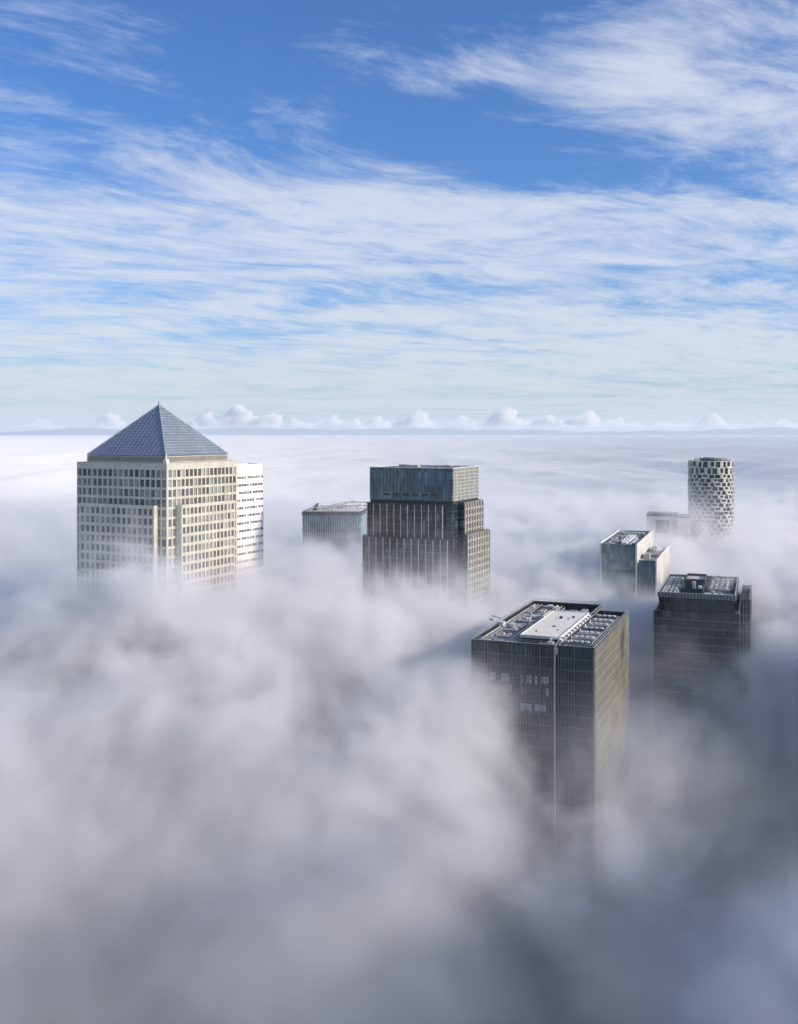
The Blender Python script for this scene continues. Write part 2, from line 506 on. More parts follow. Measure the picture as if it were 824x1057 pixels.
# ================================================================== 5 foreground tower
def fore_tower():
    t = thing('foreground_tower', 'nearest dark glass tower with a white roof panel and rows of cooling units', 'tower', (26.2, 380, 0), 21, GRP)
    Z = 150.0
    W1, D1 = 30.5, 93.0
    w0, w1, dy0, dy1 = 31.6, 44.3, 0.25, 78.0
    MB().box(.5, W1 - .5, .5, D1 - .5, 0, Z - 2.6).box(W1 - .49, w0 + .49, 2.2, dy1 - 2, 0, Z - 2.4).box(w0 + .5, w1 - .5, dy0 + .5, dy1 - .5, 0, Z - 2.61).build('core', SHADOWGAP, t)
    cw = dict(fl=4.0, band=.3)
    curtain(t, 'F', 0, 0, W1, 40, Z, GLASS_FORE, MULLION, 1.0, fin=.15, out=.32, bmat=FINDARK, **cw)
    curtain(t, 'F', dy0, w0, w1, 40, Z, GLASS_FORE, MULLION, 1.0, fin=.15, out=.32, bmat=FINDARK, **cw)
    curtain(t, 'R', w1, dy0 + .5, dy1 - .5, 40, Z, GLASS_FORE, FLANKSUNLIT, 1.35, fin=.62, out=.22, bmat=FLANKSUNLIT, bout=.12, fl=4.0, band=.7)
    curtain(t, 'R', W1, dy1 + .1, D1 - .5, 40, Z, GLASS_FORE, FLANKSUNLIT, 1.35, fin=.62, out=.22, bmat=FLANKSUNLIT, bout=.12, fl=4.0, band=.7)
    curtain(t, 'L', 0, .5, D1 - .5, 40, Z, GLASS_FORE, FINDARK, 1.35, fin=.16, out=.32, bmat=FINDARK, **cw)
    curtain(t, 'B', D1, 0, W1, 40, Z, GLASS_FORE, FINDARK, 1.35, fin=.16, out=.32, bmat=FINDARK, **cw)
    curtain(t, 'B', dy1, w0, w1, 40, Z, GLASS_FORE, FINDARK, 1.35, fin=.16, out=.32, bmat=FINDARK, **cw)
    # strong vertical ribs on the front every six metres
    rb = MB()
    for x in [i * 5.08 for i in range(7)]:
        x = min(max(x, .2), W1 - .2)
        rb.box(x - .18, x + .18, -.62, -.325, 40, Z - .3)
    for x in (w0 + .2, w0 + 6, w1 - .2):
        rb.box(x - .18, x + .18, dy0 - .62, dy0 - .325, 40, Z - .3)
    rb.build('rib', FINDARK, t)
    # bright edge strip beside the groove
    MB().box(W1 + .004, W1 + .5, -.7, 2.1, 40, Z + .9).build('edge_strip', FIN, t)
    # rows of pale drawn blinds
    rr = random.Random(11)
    rows = {136.0: [8.1, 9.1, 11.2, 12.2, 14.2, 18.3, 19.3, 21.3, 22.3, 23.4, 26.4, 27.4, 28.4], 132.0: [9.1, 10.1, 15.2, 18.3, 19.3, 28.4], 126.0: [19.3, 20.3, 21.3, 22.3, 23.4, 24.4, 26.4, 27.4]}
    sp = W1 / 30
    for z, xs in rows.items():
        for x in xs:
            i = round(x / sp - .5); xc = (i + .5) * sp
            h = 2.2 + rr.random() * .9
            MB().box(xc - sp / 2 + .075, xc + sp / 2 - .075, -.05, -.008, z + 3.1 - h, z + 3.1).build('window_blind', BLINDMAT, t)
    # parapets
    pp = MB()
    pz = Z - .004
    def ring(x0, x1, y0, y1, th, z0, z1):
        pp.box(x0, x1, y0, y0 + th, z0, z1).box(x0, x1, y1 - th, y1, z0, z1)
        pp.box(x0, x0 + th, y0 + th + .003, y1 - th - .003, z0, z1).box(x1 - th, x1, y0 + th + .003, y1 - th - .003, z0, z1)
    ring(-.05, W1 - .03, -.05, D1 + .05, .55, Z + .004, Z + .5)
    ring(w0 + .03, w1 + .05, dy0 - .05, dy1 + .05, .55, Z + .004, Z + .5)
    pp.build('parapet', DARKMETAL, t)
    cpg = MB()
    for (a0, a1, b0, b1) in ((-.12, W1 - .02, -.12, D1 + .12), (w0 + .02, w1 + .12, dy0 - .12, dy1 + .12)):
        cpg.box(a0, a1, b0, b0 + .4, Z + .502, Z + .62).box(a0, a1, b1 - .4, b1, Z + .502, Z + .62)
        cpg.box(a0, a0 + .4, b0 + .402, b1 - .402, Z + .502, Z + .62).box(a1 - .4, a1, b0 + .402, b1 - .402, Z + .502, Z + .62)
    cpg.build('coping', COPING, t)
    rl = MB()
    def rail(p, q, n):
        p, q = Vector(p), Vector(q)
        for zz in (.55, 1.05):
            rl.bar(p + Vector((0, 0, zz)), q + Vector((0, 0, zz)), .07, 4)
        for i in range(n + 1):
            c = p.lerp(q, i / n); rl.bar(c, c + Vector((0, 0, 1.05)), .07, 4)
    zb = Z + .625
    rail((.25, .25, zb), (W1 - .3, .25, zb), 12)
    rail((.25, .25, zb), (.25, D1 - .25, zb), 30)
    rail((.25, D1 - .25, zb), (W1 - .3, D1 - .25, zb), 12)
    rail((w1 - .25, dy0 + .2, zb), (w1 - .25, dy1 - .2, zb), 26)
    rail((w0 + .3, dy0 + .2, zb), (w1 - .25, dy0 + .2, zb), 5)
    rl.build('railing', PLANT, t)
    zd = Z - 2.39
    MB().box(.56, W1 - .56, .56, D1 - .56, zd - .2, zd).box(w0 + .56, w1 - .56, dy0 + .56, dy1 - .56, zd - .2, zd).build('roof_deck', DECK, t)
    # penthouse with the white roof
    x0, x1, y0, y1, zp = 16.5, 31.2, 6.5, 62, Z + 1.9
    ph = MB().box(x0 + .6, x1 - 1.2, y0 + .6, y1 - .6, zd + .003, zp - .61).build('penthouse', DARKMETAL, t)
    MB().box(x0, x1 - .6, y0, y1, zp - .6, zp).build('white_roof', WHITEROOF, ph)
    cu = MB()
    cu.box(x0 - .25, x1 - .35, y0 - .25, y0 - .003, zp - .7, zp + .3).box(x0 - .25, x0 - .003, y0, y1, zp - .7, zp + .3)
    cu.box(x1 - .597, x1 - .35, y0, y1, zp - .7, zp + .3).box(x0 - .25, x1 - .35, y1 + .003, y1 + .25, zp - .7, zp + .3)
    cu.build('roof_kerb', PLANTPALE, ph)
    ht = MB()
    for (x, y, a, b, h) in ((22.4, 45, 1.1, .9, .9), (26.8, 48, .9, .9, .7), (23.5, 27, 1.4, .6, .35), (20, 15, .5, .5, .5), (27, 20, .4, .4, .5), (25.8, 44, .4, .4, .5)):
        ht.box(x, x + a, y, y + b, zp + .003, zp + h)
    ht.build('roof_hatch', DARKMETAL, ph)
    # white piers along the right side of the penthouse
    pr = MB()
    n = 11
    for i in range(n):
        y = y0 + .3 + (y1 - y0 - 2.6) * i / (n - 1)
        MB().box(x1 - 1.19, x1 + .5, y, y + 2.0, zd + .004, zp - .72).build('wall_pier', WHITEPANEL, ph)
    # cooling units in rows on the wing
    for i in range(7):
        y = 5.5 + i * 9.4
        u = MB().box(33.4, 41.6, y, y + 5.2, zd + .25, zd + 3.0)
        for px in (34, 37.3, 40.8):
            u.box(px, px + .3, y + .4, y + 4.8, zd + .003, zd + .249)
        cu = u.build('cooling_unit', PLANT if i % 3 else DARKMETAL, t)
        fn = MB()
        for j in range(4):
            fn.cyl(34.5 + j * 2.0, y + 2.6, zd + 3.003, zd + 3.45, .86, 14)
        fn.build('fan_cowl', PLANTPALE, cu)
        hh = MB()
        for j in range(8):
            hh.box(33.6 + j * 1.0, 34.2 + j * 1.0, y - .12, y - .003, zd + .5, zd + 2.7)
        hh.build('louvre', PLANTPALE, cu)
    # pipes, ducts and small plant on the left roof strip
    pi = MB()
    rr = random.Random(5)
    for x in (2.2, 3.4, 4.9, 12.6, 13.9, 15.1):
        pi.bar((x, 3, zd + 1.1 + rr.random()), (x, D1 - 4, zd + 1.1 + rr.random()), .28)
    for k in range(34):
        y = 3 + k * 2.6
        pi.bar((2, y, zd + .9), (15.2, y, zd + .9), .13, 4)
    for (x, y) in ((40.9, 6), (41.9, 6)):
        pi.bar((x + .6, y, zd + 2.2), (x + .6, 70, zd + 2.2), .25)
    pi.build('pipe_run', PLANT, t)
    for k in range(13):
        y = 4 + k * 6.5
        MB().box(6 + rr.random() * .8, 10.5 + rr.random() * 1.2, y, y + 3.6 + rr.random() * 1.5, zd + .004, zd + 1.3 + rr.random() * 1.5).build('duct', PLANT, t)
    for k in range(6):
        x = 4 + k * 4.2
        MB().box(x, x + 2.2 + rr.random(), 66 + rr.random() * 3, 74 + rr.random() * 8, zd + .005, zd + 1 + rr.random() * 2.2).build('plant_box', PLANT, t)
    for k in range(5):
        x = 2 + k * 5.6
        MB().box(x, x + 1.6 + rr.random() * 1.4, 2.2, 4.0, zd + .006, zd + 1.4 + rr.random() * 1.3).build('plant_box', PLANT, t)
    for k in range(26):
        x, y = 2.4 + rr.random() * 12, 5 + rr.random() * 82
        a, b, h = .5 + rr.random() * 1.6, .5 + rr.random() * 2.4, 1.6 + rr.random() * 1.5
        MB().box(x, x + a, y, y + b, zd + .007, zd + h).build('vent_box', PLANTPALE if k % 3 else COPING, t)
    for k in range(14):
        x = 3 + rr.random() * 11; y = 6 + rr.random() * 80
        MB().cyl(x, y, zd + .008, zd + 1.8 + rr.random() * 1.2, .35 + rr.random() * .5, 12).build('vent_pipe', PLANTPALE, t)
    for k in range(9):
        x = 32.6 + rr.random() * .4; y = 4 + k * 8.2
        MB().box(x, x + .5, y, y + 2.6, zd + .009, zd + 2.2).build('vent_box', WHITEPANEL, t)
    tr = MB()
    for x in (1.4, 11.6):
        tr.box(x, x + .5, 2, D1 - 3, zd + .003, zd + 2.1)
    tr.build('track_beam', PLANTPALE, t)
    def crane(x, y, a):
        c, s = math.cos(a), math.sin(a)
        q = MB().box(x - 1, x + 1, y - 1.3, y + 1.3, zd + 2.11, zd + 3.7)
        q.bar((x, y, zd + 3.7), (x, y, zd + 5.0), .3).bar((x, y, zd + 4.8), (x + c * 5.5, y + s * 5.5, zd + 5.3), .26)
        q.bar((x + c * 5.5, y + s * 5.5, zd + 5.3), (x + c * 5.5, y + s * 5.5, zd + 4.2), .12)
        q.box(x + c * 5.5 - .9, x + c * 5.5 + .9, y + s * 5.5 - .45, y + s * 5.5 + .45, zd + 3.4, zd + 4.2)
        q.build('roof_crane', PLANTPALE, t)
    crane(1.9, 34, R(150))
    crane(28.6, 2.0, R(20))
fore_tower()

# ================================================================== 6 dark tower on the right
def right_tower():
    t = thing('dark_plant_tower', 'dark tower with a recessed crown storey and crowded rooftop plant behind a parapet', 'tower', (0, 0, 0), 19, GRP)
    Z = 147.6
    FRx, FRy = .3203 * 500, 500
    W, D = 36.0, 68.0
    th = R(19)
    t.location = (FRx - W * math.cos(th), FRy + W * math.sin(th), 0)
    MB().box(.6, W - .6, .6, D - .6, 0, Z - 3).build('core', SHADOWGAP, t)
    # parapet band with close fins
    pb = MB()
    for face, c, a0, a1 in (('F', 0, 0, W), ('B', D, 0, W), ('L', 0, .6, D - .6), ('R', W, .6, D - .6)):
        fm = face_map(face, c)
        fm(pb, a0, a1, -.6, 0, Z - 2.4, Z)
    pb.build('parapet', PLANT if False else FINDARK, t)
    pf = MB()
    for face, c, a0, a1 in (('F', 0, 0, W), ('R', W, 0, D), ('L', 0, 0, D), ('B', D, 0, W)):
        fm = face_map(face, c)
        n = int((a1 - a0) / 1.5)
        for i in range(n + 1):
            x = min(max(a0 + (a1 - a0) * i / n, a0 + .16), a1 - .16)
            fm(pf, x - .15, x + .15, .004, .4, Z - 2.3, Z - .1)
    pf.build('parapet_fin', FIN, t)
    cpg = MB()
    cpg.box(-.1, W + .1, -.1, .4, Z + .003, Z + .2).box(-.1, W + .1, D - .4, D + .1, Z + .003, Z + .2)
    cpg.box(-.1, .4, .402, D - .402, Z + .003, Z + .2).box(W - .4, W + .1, .402, D - .402, Z + .003, Z + .2)
    cpg.build('coping', COPING, t)
    # recessed crown storey
    for face, c, a0, a1 in (('F', .5, .5, W - .5), ('R', W - .5, 1.0, D - 1.0), ('L', .5, 1.0, D - 1.0), ('B', D - .5, .5, W - .5)):
        curtain(t, face, c, a0, a1, Z - 8.6, Z - 2.41, GLASS_FORE, DARKMETAL, 3.0, 3.1, .2, .25, .3, DARKMETAL)
    # main body, wider
    o = 1.7
    MB().box(-o + .5, W + o - .5, -o + .5, D + o - .5, 0, Z - 8.9).build('body_core', SHADOWGAP, t)
    for face, c, a0, a1 in (('F', -o, -o, W + o), ('R', W + o, -o + .5, D + o - .5), ('L', -o, -o + .5, D + o - .5), ('B', D + o, -o, W + o)):
        curtain(t, face, c, a0, a1, 40, Z - 8.6, GLASS_GREY, FLANKSUNLIT if face == 'R' else FINDARK, 1.5, 3.9, .8 if face == 'R' else .14, .13 if face == 'R' else .25, .6, FINSUNLIT if face == 'R' else FINDARK, .1)
    MB().box(-o + .51, W + o - .51, -o + .51, D + o - .51, Z - 8.89, Z - 8.61).build('ledge', DECK, t)
    # side wing on the right
    MB().box(W + o + .5, W + o + 4.4, 10, D - 6, 0, Z - 3.2).build('wing_core', SHADOWGAP, t)
    curtain(t, 'R', W + o + 4.9, 9.5, D - 5.5, 40, Z - 2.8, GLASS_GREY, FINSUNLIT, 1.5, 3.9, .25, .35, .5, FINSUNLIT, .2)
    curtain(t, 'F', 9.5, W + o + .45, W + o + 4.39, 40, Z - 2.8, GLASS_GREY, FIN, 1.5, 3.9, .2, .3, .5, FINDARK, .2)
    # roof
    zd = Z - 2.9
    MB().box(.61, W - .61, .61, D - .61, zd - .09, zd).build('roof_deck', DECK, t)
    MB().box(21, 34.5, 3, 19, zd + .003, zd + .9).build('pale_deck', DECKPALE, t)
    sc_ = MB()
    x0, x1, y0, y1, zt = 10.5, 20.5, 10, 52, Z + 3.0
    sc_.box(x0, x1, y0, y0 + .5, zd + .004, zt - 2).box(x0, x1, 30, 30.5, zd + .004, zt)
    sc_.box(x0, x0 + .5, 30.51, y1, zd + .004, zt).box(x1 - .5, x1, 30.51, y1, zd + .004, zt).box(x0, x1, y1, y1 + .5, zd + .004, zt)
    sc_.box(x0, x0 + .5, y0 + .51, 29.99, zd + .004, zt - 2).box(x1 - .5, x1, y0 + .51, 29.99, zd + .004, zt - 2)
    scr = sc_.build('plant_screen', DARKMETAL, t)
    MB().box(x0 + .51, x1 - .51, 31, y1 - .4, zt - 1.8, zt - 1.2).build('plant_roof', PLANTPALE, scr)
    MB().box(15.2, 16.8, 16, 18, zd + .01, zt + .6).build('chimney', PLANTPALE, scr)
    MB().box(18.2, 19.9, 12, 15, zd + .01, zt - 1).build('plant_box', WHITEPANEL, scr)
    rr = random.Random(21)
    pl = MB(); pl2 = MB()
    for k in range(9):
        y = 4 + k * 6.6
        pl.box(2, 8.2 + rr.random(), y, y + 3.8, zd + .005, zd + 1.2 + rr.random() * 1.2)
        for j in range(3):
            pl2.cyl(3.2 + j * 2.1, y + 1.9, zd + 1.5, zd + 2.9, .75, 12)
    for k in range(6):
        y = 21 + k * 7
        pl.box(22.5, 27 + rr.random() * 6, y, y + 4.2, zd + .006, zd + 1 + rr.random() * 1.8)
        for j in range(4):
            pl2.cyl(23.6 + j * 2.4, y + 2, zd + 1.2, zd + 3.1, .8, 12)
    for k in range(5):
        pl2.bar((22, 22 + k * 8, zd + 2.8), (34, 20 + k * 9, zd + 3), .2)
    for k in range(3):
        pl2.bar((1.2 + k * .5, 2, zd + 2.2), (1.2 + k * .5, D - 3, zd + 2.2), .16)
    pl.build('roof_plant', PLANT, t)
    pl2.build('fan_cowl', PLANTPALE, t)
    for k in range(24):
        x, y = 2 + rr.random() * 31, 4 + rr.random() * 58
        if 9 < x < 21: continue
        a, b, h = .6 + rr.random() * 1.8, .6 + rr.random() * 2.4, 1.4 + rr.random() * 1.7
        MB().box(x, x + a, y, y + b, zd + .95, zd + .95 + h).build('vent_box', PLANTPALE if k % 3 else COPING, t)
    wk = MB()
    wk.box(8.9, 9.6, 2, D - 3, zd + .004, zd + 1.9)
    wk.build('track_beam', PLANT, t)
right_tower()

# ================================================================== 7 glass tower with a lower wing
def wing_tower():
    th = R(19)
    Y = 620; FRx = .2267 * Y
    W, D = 21.5, 92.0
    t = thing('winged_glass_tower', 'blue glass tower with blank white side walls and a lower wing, behind the foreground tower', 'tower', (FRx - W * math.cos(th), Y + W * math.sin(th), 0), 19, GRP)
    Z, Z2 = 159.0, 150.0
    MB().box(.5, W - .7, .5, D - .5, 0, Z - 2).build('core', SHADOWGAP, t)
    curtain(t, 'F', 0, 0.6, W - .9, 60, Z, GLASS_TEAL, FINDARK, 1.5, 3.5, .1, .14, .2, FINDARK, .08)
    dk = MB()
    dk.box(.7, W - 1, -.2, -.142, Z - 16.2, Z - 15.2)
    dk.build('floor_band', DARKMETAL, t)
    curtain(t, 'L', 0, .5, D, 60, Z, GLASS_TEAL, FINDARK, 1.5, 3.5, .1, .14, .2, FINDARK, .08)
    curtain(t, 'B', D, .2, W, 60, Z, GLASS_TEAL, FINDARK, 3, 3.5, .1, .14, .2, FINDARK, .08)
    # white blank flank walls
    wl = MB().box(W - .69, W, -.35, D - 3.2, 60, Z + .6)
    f = wl.build('flank_wall', CONCRETE, t)
    g = MB()
    for zz in (Z - 3, Z - 6.4, Z - 9.8):
        g.box(W + .002, W + .05, 1, D - 5, zz, zz + .18)
    g.build('wall_groove', PLANT, f)
    MB().box(W - .69, W + .5, D - 3.19, D + .3, 60, Z + 1.2).build('edge_fin', WHITEPANEL, t)
    MB().box(W - .88, W - .7, -.6, -.36, 60, Z + .5).build('corner_trim', WHITEPANEL, t)
    MB().box(-.4, .58, -.4, .49, 60, Z + .3).build('edge_fin', PLANTPALE, t)
    tp = MB().box(-.3, .3, .5, D - 1, Z, Z + .9); tp.build('parapet', WHITEPANEL, t)
    zd = Z - 1.9
    MB().box(.51, W - .71, .51, D - .51, zd - .09, zd).build('roof_deck', DECK, t)
    rr = random.Random(8)
    pl = MB(); pw = MB()
    pw.box(9, 14, 12, 66, zd + .004, zd + 1.7)
    pw.box(16, 18.4, 8, 52, zd + .004, zd + 1.5)
    for k in range(9):
        y = 3 + k * 9
        pl.box(1.6 + rr.random(), 6.5 + rr.random() * 1.5, y, y + 4 + rr.random() * 2, zd + .005, zd + 1.2 + rr.random() * .9)
    for k in range(22):
        x, y = 1.5 + rr.random() * 17, 3 + rr.random() * 80
        a, b, h = .6 + rr.random() * 1.6, .8 + rr.random() * 4, 1.6 + rr.random() * .9
        MB().box(x, x + a, y, y + b, zd + .008, zd + h).build('vent_box', PLANTPALE if k % 2 else DARKMETAL, t)
    for k in range(4):
        pl.bar((2 + k * 4.6, 1.6, zd + .8), (2 + k * 4.6, D - 6, zd + 1.6), .22)
    pl.box(2, 18, 70, 80, zd + .006, zd + 2.2)
    pl.box(.9, W - 1.2, .9, 1.4, zd + .006, zd + 1.6)
    pl.build('roof_plant', PLANT, t)
    pw.build('roof_box', WHITEPANEL, t)
    # wing
    x0, x1, d = W + .7, W + 11.2, 84.0
    MB().box(W + .06, x1 - .7, 1.6, d - .5, 0, Z2 - 1.6).build('wing_core', SHADOWGAP, t)
    curtain(t, 'F', 1.0, x0, x1 - .71, 60, Z2, GLASS_TEAL, FINDARK, 1.5, 3.5, .1, .14, .2, FINDARK, .08)
    MB().box(x1 - .69, x1, .6, d, 60, Z2 + .5).build('flank_wall', CONCRETE, t)
    MB().box(x1 - .68, x1 + .4, d + .003, d + 2.4, 60, Z2 + 1).build('edge_fin', WHITEPANEL, t)
    MB().box(x1 - .7, x1 + .05, .2, .597, 60, Z2 + .5).build('corner_trim', WHITEPANEL, t)
    MB().box(W + .07, x1 - .71, 1.61, d - .51, Z2 - 1.59, Z2 - 1.4).build('roof_deck', DECKPALE, t)
    wp = MB()
    wp.box(W + 1.5, W + 5, 18, 34, Z2 - 1.39, Z2 + 1.2).box(W + 5.6, W + 9.8, 30, 46, Z2 - 1.39, Z2 + .3).box(W + 2, W + 4.5, 52, 76, Z2 - 1.39, Z2 + .8)
    wp.box(W + 3, W + 8, 6, 9, Z2 - 1.39, Z2 - .2)
    wp.build('roof_plant', PLANT, t)
    MB().box(W + 5, W + 9.6, 56, 78, Z2 - 1.39, Z2 - .3).build('roof_box', WHITEPANEL, t)
wing_tower()

# ================================================================== 8 round tower
def round_tower():
    X, Y, Rr, Z = 251, 846, 17.6, 203.0
    t = thing('round_tower', 'round residential tower ringed with staggered pale balconies, farthest right', 'tower', (X, Y, 0), 0, GRP)
    NS = 22                                  # bays round the drum
    MB().cyl(0, 0, 0, Z - 1.2, Rr - 1.15, 72).build('core', GLASS_DARK, t)
    MB().cyl(0, 0, Z - 1.19, Z - .9, Rr - 1.6, 72).build('roof_deck', DECK, t)
    floors = []
    z = Z
    k = 0
    while z > 110:
        h = 5.2 if k < 2 else 3.25
        floors.append((z - h, z)); z -= h; k += 1
    def arc(mb, a0, a1, r0, r1, z0, z1, seg):
        b = len(mb.v)
        for i in range(seg + 1):
            a = a0 + (a1 - a0) * i / seg
            c, s = math.cos(a), math.sin(a)
            mb.v += [(r0 * c, r0 * s, z0), (r1 * c, r1 * s, z0), (r1 * c, r1 * s, z1), (r0 * c, r0 * s, z1)]
        for i in range(seg):
            p, q = b + 4 * i, b + 4 * i + 4
            for j in range(4):
                mb.f.append((p + j, p + (j + 1) % 4, q + (j + 1) % 4, q + j))
        mb.f.append((b, b + 3, b + 2, b + 1)); e = b + 4 * seg
        mb.f.append((e, e + 1, e + 2, e + 3))
    for fi, (z0, z1) in enumerate(floors):
        rg = MB()
        arc(rg, 0, 2 * math.pi, Rr - 1.14, Rr, z1 - .62, z1 - .003, 72)
        rg.build('floor_ring', BALCONY, t)
    # staggered bays: wall panels flush, dark loggias open; a diagonal run of loggias winds round
    panels = []
    da = 2 * math.pi / NS
    rr = random.Random(4)
    for fi, (z0, z1) in enumerate(floors):
        off = (fi % 2) * .5
        for s in range(NS):
            a0 = (s + off) * da
            am = a0 + da / 2
            diag = (s + fi) % 9 in (0, 1)
            w = .26 if not diag else .10
            if (s * 5 + fi * 3) % 7 in (0, 3): w = .50
            if fi < 2: w = .5 if (s + fi) % 2 else .25
            panels.append((a0, a0 + da * w, z0, z1 - .622, am))
    panels.sort(key=lambda p: (abs(math.atan2(math.sin(p[4] + math.pi / 2), math.cos(p[4] + math.pi / 2))) > 1.25, -p[2]))
    rest = MB()
    for i, (a0, a1, z0, z1, am) in enumerate(panels):
        mb = MB() if i < 100 else rest
        arc(mb, a0, a1, Rr - 1.13, Rr - .04, z0 + .003, z1, 3)
        if i < 100: mb.build('wall_panel', BALCONY, t)
    o = rest.build('wall_panel', BALCONY, t); o['kind'] = 'stuff'
    bl = []
    for fi, (z0, z1) in enumerate(floors):
        off = (fi % 2) * .5
        for s in range(NS):
            if (s + 2 * fi) % 3: continue
            a0 = (s + off) * da
            bl.append((abs(math.atan2(math.sin(a0 + math.pi / 2), math.cos(a0 + math.pi / 2))) > 1.25, -z0, a0, z0))
    bl.sort()
    rest = MB()
    for i, (_, _, a0, z0) in enumerate(bl):
        mb = MB() if i < 100 else rest
        arc(mb, a0 + da * .12, a0 + da * .98, Rr + .004, Rr + .5, z0 - .3, z0 + .95, 3)
        if i < 100: mb.build('balcony_front', BALCONY, t)
    o = rest.build('balcony_front', BALCONY, t); o['kind'] = 'stuff'
    # roof drum
    MB().cyl(0, 1, Z - .89, Z + 1.8, 8.5, 40).build('roof_drum', DARKMETAL, t)
    fr = MB()
    for i in range(28):
        a = 2 * math.pi * i / 28
        fr.bar((12.6 * math.cos(a), 12.6 * math.sin(a), Z - .88), (12.6 * math.cos(a), 12.6 * math.sin(a), Z + 1.2), .2, 4)
    arc(fr, 0, 2 * math.pi, 12.4, 12.9, Z + 1.2, Z + 1.5, 40)
    fr.build('roof_screen', PLANT, t)
    fl = MB()
    for i in range(10):
        a = 2 * math.pi * i / 10
        fl.box(4 * math.cos(a) - .8, 4 * math.cos(a) + .8, 4 * math.sin(a) - .8, 4 * math.sin(a) + 2.8, Z + 1.81, Z + 2.6)
    fl.build('roof_plant', PLANTPALE, t)
round_tower()

# ================================================================== 9 small hazy tower beside it
def faint_tower():
    t = thing('faint_tower', 'pale tower almost swallowed by fog beside the round tower, steam above its flat roof', 'tower', (188.4, 800, 0), 16, GRP)
    W, D, Z = 22, 34, 163.0
    MB().box(.4, W, .4, D, 0, Z - 1.2).build('core', WHITEPANEL, t)
    MB().box(-.1, W + .4, -.1, D + .4, Z - 1.19, Z).build('parapet', DARKMETAL, t)
    w = MB()
    w.box(0, 6.8, -.2, .395, 60, Z - 1.2).box(16.8, W, -.2, .395, 60, Z - 1.2).box(6.81, 16.79, -.2, .394, 60, Z - 14).box(6.81, 16.79, -.2, .394, Z - 4, Z - 1.2)
    w.build('front_wall', CONCRETE, t)
    MB().box(6.82, 16.78, .2, .398, Z - 13.9, Z - 4.1).build('recessed_panel', GLASS_GREY, t)
    for k in range(12):
        MB().box(.3, W - .3, -.26, -.203, Z - 17 - k * 3.4, Z - 15.6 - k * 3.4).build('window_band', GLASS_GREY, t)
    MB().box(W + .41, W + 9.6, 6, D - 2, 0, Z - 2.6).build('wing', PLANTPALE, t)
    MB().box(W + .42, W + 9.9, 5.7, D - 1.7, Z - 2.59, Z - 1.4).build('wing_parapet', DARKMETAL, t)
    MB().box(5, 16, 8, 24, Z + .003, Z + .9).build('roof_plant', PLANT, t)
    MB().box(18, 20, 6, 12, Z + .003, Z + 1.4).build('roof_plant', PLANT, t)
faint_tower()

# ------------------------------------------------------------------ ground
def struct(name, me, mat, kind='structure'):
    o = bpy.data.objects.new(name, me); COL.objects.link(o)
    if mat: o.data.materials.append(mat)
    o['kind'] = kind
    return o
gm = MB(); gm.v = [(-55000, -8000, 0), (55000, -8000, 0), (55000, 57000, 0), (-55000, 57000, 0)]; gm.f = [(0, 1, 2, 3)]
GROUND = plain('city_ground', (.06, .06, .06), .95, 0, .4, .01)
g = gm.build('ground', GROUND); g['kind'] = 'structure'

# ------------------------------------------------------------------ far sea of fog: a soft rolling sheet to the horizon
def far_fog():
    NA, NR = 260, 330
    v, f = [], []
    r0, r1 = 1050.0, 50000.0
    for j in range(NR + 1):
        r = r0 * (r1 / r0) ** (j / NR)
        for i in range(NA + 1):
            a = R(-58) + R(116) * i / NA
            x, y = r * math.sin(a), r * math.cos(a)
            p = Vector((x / 420.0, y / 700.0, 0))
            h = mnoise.fractal(p, .9, 2.1, 4) * 24
            h += mnoise.fractal(Vector((x / 2600.0, y / 4200.0, 3.3)), .9, 2.0, 3) * 30
            h *= min(1, .35 + (r - r0) / 2500)
            h *= max(.25, 1 - r / 40000)
            z = 132 + h - 60 * max(0, 1 - (r - r0) / 350) ** 1.5
            v.append((x, y, z))
    for j in range(NR):
        for i in range(NA):
            b = j * (NA + 1) + i
            f.append((b, b + NA + 1, b + NA + 2, b + 1)[::-1])
    me = bpy.data.meshes.new('fog_sea'); me.from_pydata(v, [], f)
    for p in me.polygons: p.use_smooth = True
    m, q = new_mat('far_fog')
    pos = q.n('ShaderNodeNewGeometry').outputs['Position']
    a, _ = q.noise(q.v('MULTIPLY', pos, (1, .6, 1)), .006, 5, .55)
    bump = q.n('ShaderNodeBump'); q.put(bump.inputs['Height'], a)
    bump.inputs['Strength'].default_value = .5; bump.inputs['Distance'].default_value = 14
    d = q.n('ShaderNodeBsdfDiffuse'); q.put(d.inputs['Color'], (.70, .70, .71))
    d.inputs['Roughness'].default_value = 1
    q.t.links.new(bump.outputs[0], d.inputs['Normal'])
    o = q.n('ShaderNodeOutputMaterial'); q.t.links.new(d.outputs[0], o.inputs[0])
    s = struct('fog_sea', me, m, 'stuff')
    return s
far_fog()

